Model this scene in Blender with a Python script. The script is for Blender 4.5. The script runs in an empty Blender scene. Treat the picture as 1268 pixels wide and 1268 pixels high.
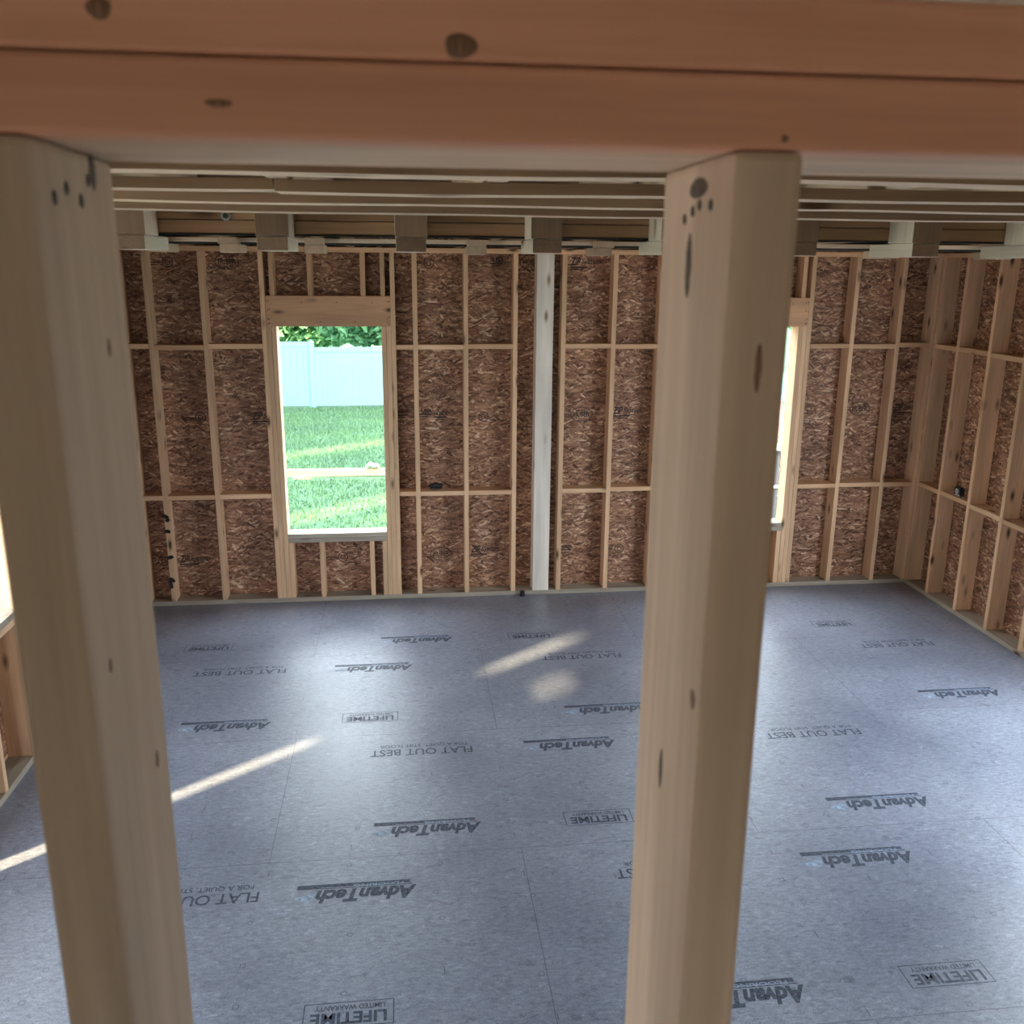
import bpy, bmesh, math, random
from mathutils import Vector, Matrix, Euler
R = random.Random(7)
scn = bpy.context.scene
COL = scn.collection

# ------------------------------------------------------------------ materials
def new_mat(name):
    m = bpy.data.materials.new(name); m.use_nodes = True
    nt = m.node_tree; nt.nodes.clear()
    out = nt.nodes.new('ShaderNodeOutputMaterial'); b = nt.nodes.new('ShaderNodeBsdfPrincipled')
    nt.links.new(b.outputs[0], out.inputs[0])
    return m, nt, b
def N(nt, t, **kw):
    n = nt.nodes.new(t)
    for k, v in kw.items():
        if k in n.inputs.keys() and not hasattr(n, k): n.inputs[k].default_value = v
        else: setattr(n, k, v)
    return n
def setin(n, **kw):
    for k, v in kw.items(): n.inputs[k.replace('_', ' ')].default_value = v
def ramp(nt, stops):
    r = nt.nodes.new('ShaderNodeValToRGB'); e = r.color_ramp.elements
    while len(e) > 2: e.remove(e[-1])
    for i, (p, c) in enumerate(stops):
        el = e[i] if i < 2 else e.new(p)
        el.position = p; el.color = (c if len(c) == 4 else (*c, 1))
    return r
def math_n(nt, op, a, b=None):
    n = nt.nodes.new('ShaderNodeMath'); n.operation = op
    for i, v in enumerate((a, b)):
        if v is None: continue
        if isinstance(v, (int, float)): n.inputs[i].default_value = v
        else: nt.links.new(v, n.inputs[i])
    return n.outputs[0]
def vmath(nt, op, a, b):
    n = nt.nodes.new('ShaderNodeVectorMath'); n.operation = op
    for i, v in enumerate((a, b)):
        if isinstance(v, tuple): n.inputs[i].default_value = v
        else: nt.links.new(v, n.inputs[i])
    return n.outputs[0]
def mix(nt, fac, a, b, mode='MIX'):
    n = nt.nodes.new('ShaderNodeMix'); n.data_type = 'RGBA'; n.blend_type = mode
    for sock, v in ((n.inputs[0], fac), (n.inputs[6], a), (n.inputs[7], b)):
        if isinstance(v, (int, float)): sock.default_value = v
        elif isinstance(v, tuple): sock.default_value = (*v, 1) if len(v) == 3 else v
        else: nt.links.new(v, sock)
    return n.outputs[2]
def noise(nt, vec, scale, detail=3, rough=.55):
    n = nt.nodes.new('ShaderNodeTexNoise'); setin(n, Scale=scale, Detail=detail, Roughness=rough)
    if vec is not None: nt.links.new(vec, n.inputs['Vector'])
    return n

def wood(name, light, dark, knot=(.10, .05, .025), heart=None, rough=.62, var=.22, knots=True, grain=1.0):
    """lumber: grain runs along the board's own local Z"""
    m, nt, b = new_mat(name)
    tc = nt.nodes.new('ShaderNodeTexCoord'); oi = nt.nodes.new('ShaderNodeObjectInfo')
    off = vmath(nt, 'SCALE', (31.0, 17.0, 53.0), (0, 0, 0))
    sc = nt.nodes[-1]; nt.links.new(oi.outputs['Random'], sc.inputs['Scale'])
    p = vmath(nt, 'ADD', tc.outputs['Object'], off)
    g = vmath(nt, 'MULTIPLY', p, (1, 1, .045))
    n1 = noise(nt, g, 70 * grain, 4, .6)
    g2 = vmath(nt, 'MULTIPLY', p, (1, 1, .12))
    nb = noise(nt, g2, 9, 2, .5)
    w = nt.nodes.new('ShaderNodeTexWave'); w.wave_type = 'RINGS'; w.rings_direction = 'Z'
    setin(w, Scale=16.0 * grain, Distortion=5.0, Detail=2.0, Detail_Scale=1.2)
    nt.links.new(g2, w.inputs['Vector'])
    r1 = ramp(nt, [(.28, dark), (.72, light)]); nt.links.new(n1.outputs['Fac'], r1.inputs[0])
    mid = tuple((a * .55 + c * .45) for a, c in zip(light, dark))
    c = mix(nt, math_n(nt, 'MULTIPLY', w.outputs['Fac'], .45), r1.outputs[0], mid)
    r3 = ramp(nt, [(.3, (.80, .80, .80)), (.7, (1.1, 1.1, 1.1))]); nt.links.new(nb.outputs['Fac'], r3.inputs[0])
    c = mix(nt, 1.0, c, r3.outputs[0], 'MULTIPLY')
    if heart:                                     # heartwood on the face side, sapwood behind it
        s = nt.nodes.new('ShaderNodeSeparateXYZ'); nt.links.new(tc.outputs['Object'], s.inputs[0])
        h = noise(nt, g2, 12, 2)
        v = math_n(nt, 'ADD', s.outputs[heart[1]], math_n(nt, 'MULTIPLY', h.outputs['Fac'], .03))
        rr = ramp(nt, [(heart[2], (1, 1, 1)), (heart[3], (0, 0, 0))]); 
        v = math_n(nt, 'ADD', v, .5); nt.links.new(v, rr.inputs[0])
        c = mix(nt, rr.outputs[0], c, mix(nt, 1.0, c, heart[0], 'MULTIPLY'))
    if knots:
        kv = vmath(nt, 'MULTIPLY', p, (9, 9, 3.2))
        vo = nt.nodes.new('ShaderNodeTexVoronoi'); setin(vo, Scale=1.0); nt.links.new(kv, vo.inputs['Vector'])
        rk = ramp(nt, [(.07, (1, 1, 1)), (.15, (.35, .35, .35)), (.23, (0, 0, 0))]); nt.links.new(vo.outputs['Distance'], rk.inputs[0])
        c = mix(nt, rk.outputs[0], c, knot)
    hsv = nt.nodes.new('ShaderNodeHueSaturation')
    nt.links.new(math_n(nt, 'ADD', math_n(nt, 'MULTIPLY', oi.outputs['Random'], var), 1 - var * .6), hsv.inputs['Value'])
    nt.links.new(c, hsv.inputs['Color']); nt.links.new(hsv.outputs[0], b.inputs['Base Color'])
    setin(b, Roughness=rough); b.inputs['Specular IOR Level'].default_value = .3
    bp = nt.nodes.new('ShaderNodeBump'); setin(bp, Strength=.12, Distance=.002)
    nt.links.new(n1.outputs['Fac'], bp.inputs['Height']); nt.links.new(bp.outputs[0], b.inputs['Normal'])
    return m

def osb(name, horizontal_axis):
    """strand board: u along the wall, v up"""
    m, nt, b = new_mat(name)
    tc = nt.nodes.new('ShaderNodeTexCoord'); s = nt.nodes.new('ShaderNodeSeparateXYZ'); nt.links.new(tc.outputs['Object'], s.inputs[0])
    cb = nt.nodes.new('ShaderNodeCombineXYZ')
    nt.links.new(s.outputs[horizontal_axis], cb.inputs[0]); nt.links.new(s.outputs[2], cb.inputs[1])
    uv = cb.outputs[0]
    wn = noise(nt, uv, 5.5, 2); warp = vmath(nt, 'SCALE', vmath(nt, 'SUBTRACT', wn.outputs['Color'], (.5, .5, .5)), (0, 0, 0))
    nt.nodes[-1].inputs['Scale'].default_value = .03
    q = vmath(nt, 'ADD', uv, warp)
    def strands(sx, sy, rot, seed):
        mp = nt.nodes.new('ShaderNodeMapping'); mp.inputs['Rotation'].default_value = (0, 0, rot); mp.inputs['Location'].default_value = (seed, seed * .7, seed)
        nt.links.new(q, mp.inputs['Vector'])
        st = vmath(nt, 'MULTIPLY', mp.outputs[0], (sx, sy, 1))
        v = nt.nodes.new('ShaderNodeTexVoronoi'); setin(v, Scale=1.0); nt.links.new(st, v.inputs['Vector'])
        sep = nt.nodes.new('ShaderNodeSeparateColor'); nt.links.new(v.outputs['Color'], sep.inputs[0])
        return sep.outputs[0], v.outputs['Distance']
    a, da = strands(11, 66, .10, 3.1); c2, db = strands(12, 70, -.42, 8.3); d3, dd = strands(11, 60, .70, 15.7)
    cols = [(0, (.11, .048, .028)), (.2, (.27, .132, .077)), (.65, (.43, .232, .143)), (.87, (.58, .355, .23)), (1, (.82, .60, .42))]
    def cr(x):
        r = ramp(nt, cols); nt.links.new(x, r.inputs[0]); return r.outputs[0]
    mk = noise(nt, uv, 26, 2); mr = ramp(nt, [(.48, (0, 0, 0)), (.52, (1, 1, 1))]); nt.links.new(mk.outputs['Fac'], mr.inputs[0])
    c = mix(nt, mr.outputs[0], cr(a), cr(c2))
    mk2 = noise(nt, uv, 15, 2); mr2 = ramp(nt, [(.56, (0, 0, 0)), (.59, (1, 1, 1))]); nt.links.new(mk2.outputs['Fac'], mr2.inputs[0])
    c = mix(nt, mr2.outputs[0], c, cr(d3))
    er = ramp(nt, [(.35, (1, 1, 1)), (.9, (.5, .45, .43))]); nt.links.new(da, er.inputs[0])
    c = mix(nt, .8, c, er.outputs[0], 'MULTIPLY')
    big = noise(nt, uv, 2.2, 2); br = ramp(nt, [(.3, (.78, .76, .75)), (.7, (1.15, 1.12, 1.08))]); nt.links.new(big.outputs['Fac'], br.inputs[0])
    c = mix(nt, 1.0, c, br.outputs[0], 'MULTIPLY')
    nt.links.new(c, b.inputs['Base Color']); setin(b, Roughness=.55); b.inputs['Specular IOR Level'].default_value = .35
    bp = nt.nodes.new('ShaderNodeBump'); setin(bp, Strength=.5, Distance=.004)
    nt.links.new(math_n(nt, 'ADD', a, da), bp.inputs['Height']); nt.links.new(bp.outputs[0], b.inputs['Normal'])
    return m

def floor_mat():
    m, nt, b = new_mat('weathered_subfloor')
    tc = nt.nodes.new('ShaderNodeTexCoord'); P = tc.outputs['Object']
    st = vmath(nt, 'MULTIPLY', P, (1, 2.6, 1))
    n1 = noise(nt, st, 26, 6, .72); n2 = noise(nt, st, 95, 3, .7); n3 = noise(nt, P, 1.1, 3, .55)
    r1 = ramp(nt, [(.25, (.155, .174, .225)), (.5, (.275, .303, .382)), (.75, (.41, .44, .53))]); nt.links.new(n1.outputs['Fac'], r1.inputs[0])
    r2 = ramp(nt, [(.33, (.55, .55, .57)), (.47, (1, 1, 1)), (.62, (1, 1, 1)), (.72, (1.35, 1.35, 1.33))]); nt.links.new(n2.outputs['Fac'], r2.inputs[0])
    c = mix(nt, 1.0, r1.outputs[0], r2.outputs[0], 'MULTIPLY')
    r3 = ramp(nt, [(.1, (.50, .53, .58)), (.9, (1.36, 1.35, 1.32))]); nt.links.new(n3.outputs['Fac'], r3.inputs[0])
    c = mix(nt, 1.0, c, r3.outputs[0], 'MULTIPLY')
    # short dark strand flecks
    wv = noise(nt, P, 18, 3); wv2 = vmath(nt, 'SCALE', wv.outputs['Color'], (0, 0, 0)); nt.nodes[-1].inputs['Scale'].default_value = .09
    mp = vmath(nt, 'MULTIPLY', vmath(nt, 'ADD', P, wv2), (26, 95, 1)); v = nt.nodes.new('ShaderNodeTexVoronoi'); setin(v, Scale=1.0); nt.links.new(mp, v.inputs['Vector'])
    sep = nt.nodes.new('ShaderNodeSeparateColor'); nt.links.new(v.outputs['Color'], sep.inputs[0])
    fr = ramp(nt, [(.82, (1, 1, 1)), (.98, (.6, .6, .62))]); nt.links.new(sep.outputs[1], fr.inputs[0])
    c = mix(nt, .6, c, fr.outputs[0], 'MULTIPLY')
    lr = ramp(nt, [(.93, (1, 1, 1)), (.99, (1.5, 1.48, 1.45))]); nt.links.new(sep.outputs[2], lr.inputs[0])
    c = mix(nt, .5, c, lr.outputs[0], 'MULTIPLY')
    n4 = noise(nt, vmath(nt, 'MULTIPLY', P, (1, 3.2, 1)), 170, 4, .75); r4 = ramp(nt, [(.38, (.36, .36, .38)), (.48, (1, 1, 1)), (.55, (1, 1, 1)), (.65, (1.6, 1.6, 1.55))]); nt.links.new(n4.outputs['Fac'], r4.inputs[0])
    c = mix(nt, .8, c, r4.outputs[0], 'MULTIPLY')
    # sheet joints, 4 x 8 ft, staggered
    bp_ = vmath(nt, 'ADD', P, (.69 + 2.44 * 3, 1.22 * 6 - 4.0 + 1.22 * 1, 0))
    br = nt.nodes.new('ShaderNodeTexBrick'); br.offset = .5; br.offset_frequency = 2
    setin(br, Scale=1.0, Mortar_Size=.0018, Mortar_Smooth=.15, Bias=0.0, Brick_Width=2.44, Row_Height=1.22)
    nt.links.new(bp_, br.inputs['Vector'])
    c = mix(nt, math_n(nt, 'MULTIPLY', br.outputs['Fac'], .75), c, (.05, .052, .058))
    nt.links.new(c, b.inputs['Base Color'])
    rr = ramp(nt, [(.0, (.22, .22, .22)), (1, (.46, .46, .46))]); nt.links.new(n3.outputs['Fac'], rr.inputs[0]); nt.links.new(rr.outputs[0], b.inputs['Roughness'])
    b.inputs['Specular IOR Level'].default_value = .8
    bp = nt.nodes.new('ShaderNodeBump'); setin(bp, Strength=.35, Distance=.003)
    nt.links.new(n2.outputs['Fac'], bp.inputs['Height']); nt.links.new(bp.outputs[0], b.inputs['Normal'])
    return m

def plain(name, col, rough=.6, metal=0, nscale=30, namt=.12, spec=.4):
    m, nt, b = new_mat(name)
    tc = nt.nodes.new('ShaderNodeTexCoord'); n = noise(nt, tc.outputs['Object'], nscale, 3)
    r = ramp(nt, [(.3, tuple(x * (1 - namt) for x in col)), (.7, tuple(min(1, x * (1 + namt)) for x in col))]); nt.links.new(n.outputs['Fac'], r.inputs[0])
    nt.links.new(r.outputs[0], b.inputs['Base Color']); setin(b, Roughness=rough, Metallic=metal); b.inputs['Specular IOR Level'].default_value = spec
    return m

def lawn_mat(name, a, c):
    m, nt, b = new_mat(name)
    tc = nt.nodes.new('ShaderNodeTexCoord'); n = noise(nt, tc.outputs['Object'], 14, 5, .7); n2 = noise(nt, tc.outputs['Object'], .8, 2)
    r = ramp(nt, [(.3, a), (.7, c)]); nt.links.new(n.outputs['Fac'], r.inputs[0])
    r2 = ramp(nt, [(.3, (.85, .9, .9)), (.7, (1.1, 1.1, .95))]); nt.links.new(n2.outputs['Fac'], r2.inputs[0])
    nt.links.new(mix(nt, 1.0, r.outputs[0], r2.outputs[0], 'MULTIPLY'), b.inputs['Base Color']); setin(b, Roughness=.8)
    return m

def leaf_mat(name, a, c):
    m, nt, b = new_mat(name)
    tc = nt.nodes.new('ShaderNodeTexCoord'); n = noise(nt, tc.outputs['Object'], 3.5, 3)
    r = ramp(nt, [(.35, a), (.65, c)]); nt.links.new(n.outputs['Fac'], r.inputs[0])
    nt.links.new(r.outputs[0], b.inputs['Base Color']); setin(b, Roughness=.55)
    tr = nt.nodes.new('ShaderNodeBsdfTranslucent'); nt.links.new(r.outputs[0], tr.inputs[0])
    ms = nt.nodes.new('ShaderNodeMixShader'); ms.inputs[0].default_value = .35
    out = [x for x in nt.nodes if x.type == 'OUTPUT_MATERIAL'][0]
    nt.links.new(b.outputs[0], ms.inputs[1]); nt.links.new(tr.outputs[0], ms.inputs[2]); nt.links.new(ms.outputs[0], out.inputs[0])
    return m

def knot_mat():
    m, nt, b = new_mat('pine_knot')
    tc = nt.nodes.new('ShaderNodeTexCoord'); w = nt.nodes.new('ShaderNodeTexWave'); w.wave_type = 'RINGS'; w.rings_direction = 'Z'
    setin(w, Scale=130.0, Distortion=1.5); nt.links.new(tc.outputs['Object'], w.inputs['Vector'])
    r = ramp(nt, [(.2, (.15, .075, .042)), (.9, (.27, .145, .085))]); nt.links.new(w.outputs['Fac'], r.inputs[0])
    nt.links.new(r.outputs[0], b.inputs['Base Color']); setin(b, Roughness=.6)
    return m

M = {}
M['pine'] = wood('pine_stud', (.88, .59, .37), (.70, .435, .25))
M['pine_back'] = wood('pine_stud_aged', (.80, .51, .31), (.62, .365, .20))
M['post'] = wood('post_spruce', (.74, .575, .44), (.52, .385, .275), knots=False, grain=.7)
M['plate_fir'] = wood('fir_plate', (.78, .60, .45), (.56, .40, .28), heart=((1.02, .70, .62), 1, .455, .485), knots=False, grain=.6, var=.1)
M['strap'] = wood('rough_strapping', (.84, .70, .54), (.68, .53, .38), grain=.8)
M['strap_shaded'] = wood('strapping_shaded_edge', (.40, .27, .18), (.29, .185, .115))  # dark strapping fronts: shade painted into the rough-sawn edge
M['block_shaded'] = wood('block_shaded_front', (.30, .205, .14), (.22, .145, .095), grain=1.5)  # dark block fronts: shade painted in, over end grain on the lower blocks
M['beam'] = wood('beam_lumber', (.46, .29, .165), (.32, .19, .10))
M['block'] = wood('block_lumber', (.80, .74, .62), (.68, .60, .48))
M['pale_block'] = wood('pale_block_lumber', (.62, .48, .34), (.50, .37, .25))
M['white_post'] = wood('whitened_lumber', (.92, .84, .74), (.84, .74, .62), knot=(.35, .22, .13))
M['header'] = wood('header_lumber', (.74, .44, .26), (.60, .34, .19), knots=True)
M['sill'] = wood('weathered_sill', (.50, .44, .36), (.34, .28, .21))
M['osb_x'] = osb('strand_board_sheathing', 0)
M['osb_y'] = osb('strand_board_sheathing_side', 1)
M['floor'] = floor_mat()
M['ink'] = plain('printed_ink', (.062, .078, .112), .55, nscale=60, namt=.6)
M['ink_pale'] = plain('printed_ink_worn', (.13, .14, .17), .55, nscale=60, namt=.5)
M['swoosh'] = plain('printed_pale_blue', (.30, .38, .50), .55, nscale=40, namt=.4)
M['stamp'] = plain('sheathing_stamp_ink', (.035, .022, .018), .6, nscale=60, namt=.5)
M['knot'] = knot_mat()
M['nail'] = plain('nail_steel', (.055, .05, .045), .45, .6)
M['stain'] = plain('nail_stain', (.10, .075, .055), .7, nscale=200, namt=.5)
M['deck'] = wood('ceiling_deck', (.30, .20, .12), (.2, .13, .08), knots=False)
M['band'] = plain('black_band', (.016, .015, .015), .95, nscale=25, namt=.4, spec=.05)  # flat near-black for the strips added under the ceiling framing
M['black'] = plain('black_plastic', (.018, .018, .02), .4)
M['steel'] = plain('grey_steel', (.42, .44, .46), .35, .8)
M['silver'] = plain('silver_case', (.50, .52, .54), .4, .3)
M['vinyl'] = plain('white_vinyl', (.23, .44, .47), .45, nscale=2, namt=.03)
M['siding'] = plain('cream_siding', (.86, .84, .80), .6, nscale=2, namt=.03)
M['dirt'] = plain('bare_dirt', (.44, .37, .31), .9, nscale=6, namt=.25)
M['lawn'] = lawn_mat('lawn_soil', (.035, .09, .05), (.075, .15, .08))
M['grass'] = lawn_mat('grass_blades', (.068, .15, .085), (.15, .265, .125))
M['leaf'] = leaf_mat('tree_leaves', (.06, .19, .08), (.25, .50, .24))
M['hedge'] = leaf_mat('hedge_leaves', (.05, .12, .04), (.10, .20, .07))
M['bark'] = plain('tree_bark', (.12, .085, .06), .85, nscale=12, namt=.4)
M['plank'] = wood('yellow_plank', (.72, .55, .28), (.58, .42, .19))
M['rag'] = plain('white_cloth', (.82, .82, .85), .8)
M['shingle'] = plain('red_brown_shingles', (.36, .19, .16), .8, nscale=14, namt=.35)
M['trim'] = plain('white_trim', (.8, .84, .86), .5)
M['darkpane'] = plain('dark_shed_wall', (.055, .06, .075), .25)
M['concrete'] = plain('foundation_concrete', (.42, .41, .39), .8)

# ------------------------------------------------------------------ object helpers
def obj(name, me, mat=None, parent=None):
    o = bpy.data.objects.new(name, me); COL.objects.link(o)
    if mat is not None and me is not None: me.materials.append(mat)
    if parent is not None: o.parent = parent
    return o
def tag(o, label, cat, group=None, kind=None):
    if label: o['label'] = label
    if cat: o['category'] = cat
    if group: o['group'] = group
    if kind: o['kind'] = kind
    return o
def struct(o, label=None):
    o['kind'] = 'structure'
    if label: o['label'] = label
    return o
def bm_mesh(name, bm):
    me = bpy.data.meshes.new(name); bm.to_mesh(me); bm.free(); return me
def add_box(bm, lo, hi):
    vs = [bm.verts.new((x, y, z)) for x in (lo[0], hi[0]) for y in (lo[1], hi[1]) for z in (lo[2], hi[2])]
    fs = [(0, 1, 3, 2), (4, 6, 7, 5), (0, 4, 5, 1), (2, 3, 7, 6), (0, 2, 6, 4), (1, 5, 7, 3)]
    out = [bm.faces.new([vs[i] for i in f]) for f in fs]
    bmesh.ops.recalc_face_normals(bm, faces=out)
    return vs
ROT = {'z': Euler((0, 0, 0)), 'x': Euler((0, math.pi / 2, 0)), 'y': Euler((-math.pi / 2, 0, 0))}
def board(name, lo, hi, axis, mat, parent=None, bevel=.003, wane=0.0, seed=0, edge=None):
    """a length of lumber between two corners, local Z along its grain"""
    lo = Vector(lo); hi = Vector(hi); d = hi - lo; c = (lo + hi) / 2
    dims = {'z': (d.x, d.y, d.z), 'x': (d.z, d.y, d.x), 'y': (d.x, d.z, d.y)}[axis]
    bm = bmesh.new(); h = Vector(dims) / 2
    add_box(bm, -h, h)
    if bevel: bmesh.ops.bevel(bm, geom=[e for e in bm.edges], offset=min(bevel, min(dims) * .3), segments=2, affect='EDGES', profile=.6)
    if wane:                                     # ragged bark edge
        rr = random.Random(seed)
        n = int(dims[2] / .06)
        for k in range(1, n):
            z = -h.z + dims[2] * k / n
            g = [*bm.verts, *bm.edges, *bm.faces]
            bmesh.ops.bisect_plane(bm, geom=g, plane_co=(0, 0, z), plane_no=(0, 0, 1))
        ph = [rr.uniform(0, 6) for _ in range(4)]
        for v in bm.verts:
            z = v.co.z
            t = math.sin(z * 5.1 + ph[0]) * math.sin(z * 2.3 + ph[1])
            t2 = max(0, math.sin(z * 3.7 + ph[2]) * math.sin(z * 9.1 + ph[3]) - .35)
            v.co.x += wane * .12 * t * (1 if axis == 'x' else 0)
            if v.co.y > 0: v.co.y += wane * t2
    o = obj(name, bm_mesh(name, bm), mat, parent)
    o.location = c; o.rotation_euler = ROT[axis]
    if edge:                                     # second material on faces across one local axis, with shade painted in
        o.data.materials.append(edge[0])
        for p in o.data.polygons:
            if abs(p.normal[edge[1]]) > .6: p.material_index = 1
    return o
def cyl_bm(bm, c, r, h, axis='z', seg=16, r2=None):
    ret = bmesh.ops.create_cone(bm, cap_ends=True, segments=seg, radius1=r, radius2=r if r2 is None else r2, depth=h)
    mt = Matrix.Translation(c) @ {'z': Matrix(), 'x': Matrix.Rotation(math.pi / 2, 4, 'Y'), 'y': Matrix.Rotation(-math.pi / 2, 4, 'X')}[axis]
    bmesh.ops.transform(bm, matrix=mt, verts=ret['verts']); return ret['verts']
def empty(name, loc):
    o = bpy.data.objects.new(name, None); COL.objects.link(o); o.location = loc; o.empty_display_size = .1; return o
def attach(child, parent):
    bpy.context.view_layer.update()
    child.parent = parent; child.matrix_parent_inverse = parent.matrix_world.inverted()
FONT = {}
def text_mesh(s, size, bold=0.0, shear=0.0, width=None, spacing=1.0):
    cu = bpy.data.curves.new('t', 'FONT'); cu.body = s; cu.size = size; cu.offset = bold; cu.shear = shear; cu.space_character = spacing
    cu.align_x = 'LEFT'; cu.resolution_u = 3
    o = bpy.data.objects.new('t', cu); COL.objects.link(o); bpy.context.view_layer.update()
    me = bpy.data.meshes.new_from_object(o.evaluated_get(bpy.context.evaluated_depsgraph_get()))
    bpy.data.objects.remove(o); bpy.data.curves.remove(cu)
    xs = [v.co.x for v in me.vertices]; x0, x1 = min(xs), max(xs)
    k = (width / (x1 - x0)) if width else 1
    for v in me.vertices: v.co.x = (v.co.x - x0) * k
    return me
def merge(name, parts):
    """parts = [(mesh, Matrix)] -> one mesh"""
    bm = bmesh.new()
    for me, mt in parts:
        b2 = bmesh.new(); b2.from_mesh(me); bmesh.ops.transform(b2, matrix=mt, verts=b2.verts)
        tmp = bpy.data.meshes.new('tmp'); b2.to_mesh(tmp); b2.free(); bm.from_mesh(tmp); bpy.data.meshes.remove(tmp)
    return bm_mesh(name, bm)
def rect_mesh(x0, y0, x1, y1):
    me = bpy.data.meshes.new('r'); me.from_pydata([(x0, y0, 0), (x1, y0, 0), (x1, y1, 0), (x0, y1, 0)], [], [(0, 1, 2, 3)]); return me
def ring_mesh(rx, ry, w, seg=40):
    vs = []; fs = []
    for i in range(seg):
        a = 2 * math.pi * i / seg
        vs += [(rx * math.cos(a), ry * math.sin(a), 0), ((rx - w) * math.cos(a), (ry - w) * math.sin(a), 0)]
    for i in range(seg):
        j = (i + 1) % seg; fs.append((2 * i, 2 * j, 2 * j + 1, 2 * i + 1))
    me = bpy.data.meshes.new('ring'); me.from_pydata(vs, [], fs); return me
def T(x=0, y=0, z=0): return Matrix.Translation((x, y, z))

# ------------------------------------------------------------------ dimensions
H = 2.80161          # eye height
D = 7.604            # inner face of the back wall's framing
S = D + .14          # its sheathing
XR = 4.50; XL = -2.155
ZP = 2.86            # underside of the top plates
SUN = Vector((1.0, .78, -.65)).normalized()

# ------------------------------------------------------------------ setting
bm = bmesh.new(); add_box(bm, (XL - .152, -3.0, -.24), (XR + .152, S + .012, 0))
floor = struct(obj('floor', bm_mesh('floor', bm), M['floor']), 'grey weathered subfloor panels with upside-down printing')

def sheath(name, rects, plane, axis, mat):
    bm = bmesh.new()
    for (a0, z0, a1, z1) in rects:
        if axis == 'x': add_box(bm, (a0, plane, z0), (a1, plane + .0115, z1))
        else: add_box(bm, (min(plane, plane + .0115 * (1 if plane > 0 else -1)), a0, z0), (max(plane, plane + .0115 * (1 if plane > 0 else -1)), a1, z1))
    return struct(obj(name, bm_mesh(name, bm), mat))
WL = (-.979, -.165); WR = (2.475, 3.290); WZ = (.597, 2.295)
ZT = 3.17
x0, x1 = XL - .1515, XR + .1515
wall_back = sheath('wall_back', [(x0, 0, WL[0], ZT), (WL[0], 0, WL[1], WZ[0]), (WL[0], WZ[1], WL[1], ZT), (WL[1], 0, WR[0], ZT),
                                 (WR[0], 0, WR[1], WZ[0]), (WR[0], WZ[1], WR[1], ZT), (WR[1], 0, x1, ZT)], S, 'x', M['osb_x'])
wall_back['label'] = 'brown strand board sheathing of the back wall'
RO = (3.0, 5.3, .5, 2.75); LO = (.95, 2.30, .5, 2.75)     # unseen side wall openings, placed and sized for the light they admit
wall_right = sheath('wall_right', [(-3.0, 0, RO[0], ZT), (RO[0], 0, RO[1], RO[2]), (RO[0], RO[3], RO[1], ZT), (RO[1], 0, S, ZT)], XR + .14, 'y', M['osb_y'])
# left wall: window opening y 4.25..5.137, and unseen narrow gaps cut to shape the sun streaks
LW = (4.25, 5.137, .921, 2.30)
g0, g1 = 3.79, 3.90
wall_left = sheath('wall_left', [(-3.0, 0, LO[0], ZT), (LO[0], 0, LO[1], LO[2]), (LO[0], LO[3], LO[1], ZT), (LO[1], 0, 3.10, ZT), (3.10, 0, 3.38, 2.09), (3.10, 2.17, 3.38, ZT), (3.38, 0, g0, ZT), (g0, 1.12, g1, 1.86), (g0, 2.32, g1, ZT),
                                 (g1, 0, LW[0], ZT), (LW[0], 0, LW[1], LW[2]), (LW[0], LW[3], LW[1], ZT), (LW[1], 0, S, ZT)], XL - .14, 'y', M['osb_y'])
bm = bmesh.new()
for r_ in ((x0, 0, -1.35, ZT), (-.5, 0, x1, ZT), (-1.35, 2.3, -.5, ZT)): add_box(bm, (r_[0], -3.012, r_[1]), (r_[2], -3.0, r_[3]))  # unseen rear opening, its width set by the light it lets in
struct(obj('wall_front', bm_mesh('wall_front', bm), M['osb_x']))
bm = bmesh.new(); add_box(bm, (XL - .152, -3.0, ZT), (XR + .152, S + .012, ZT + .02))
ceiling = struct(obj('ceiling', bm_mesh('ceiling', bm), M['deck']))
bm = bmesh.new(); add_box(bm, (XL - .15, -3.0, -1.05), (XR + .15, S + .01, -.241))
struct(obj('wall_foundation', bm_mesh('wall_foundation', bm), M['concrete']))

# base plates and top plates of the walls
struct(board('baseboard_back', (XL - .14, D, 0), (XR, S, .038), 'x', M['sill']), 'pale bottom plate along the back wall')
struct(board('baseboard_right', (XR, .7, 0), (XR + .14, S, .038), 'y', M['sill']), 'pale bottom plate along the right wall')
struct(board('baseboard_left', (XL - .14, .7, 0), (XL, D, .038), 'y', M['sill']))
struct(board('trim_1', (XL - .14, D, ZP), (XR + .14, S, 2.898), 'x', M['pine_back']), 'top plate of the back wall')
struct(board('trim_2', (XR, .7, ZP), (XR + .14, D, 2.898), 'y', M['pine_back']), 'top plate of the right wall')
struct(board('trim_3', (XL - .14, .7, ZP), (XL, D, 2.898), 'y', M['pine_back']), 'top plate of the left wall')

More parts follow.
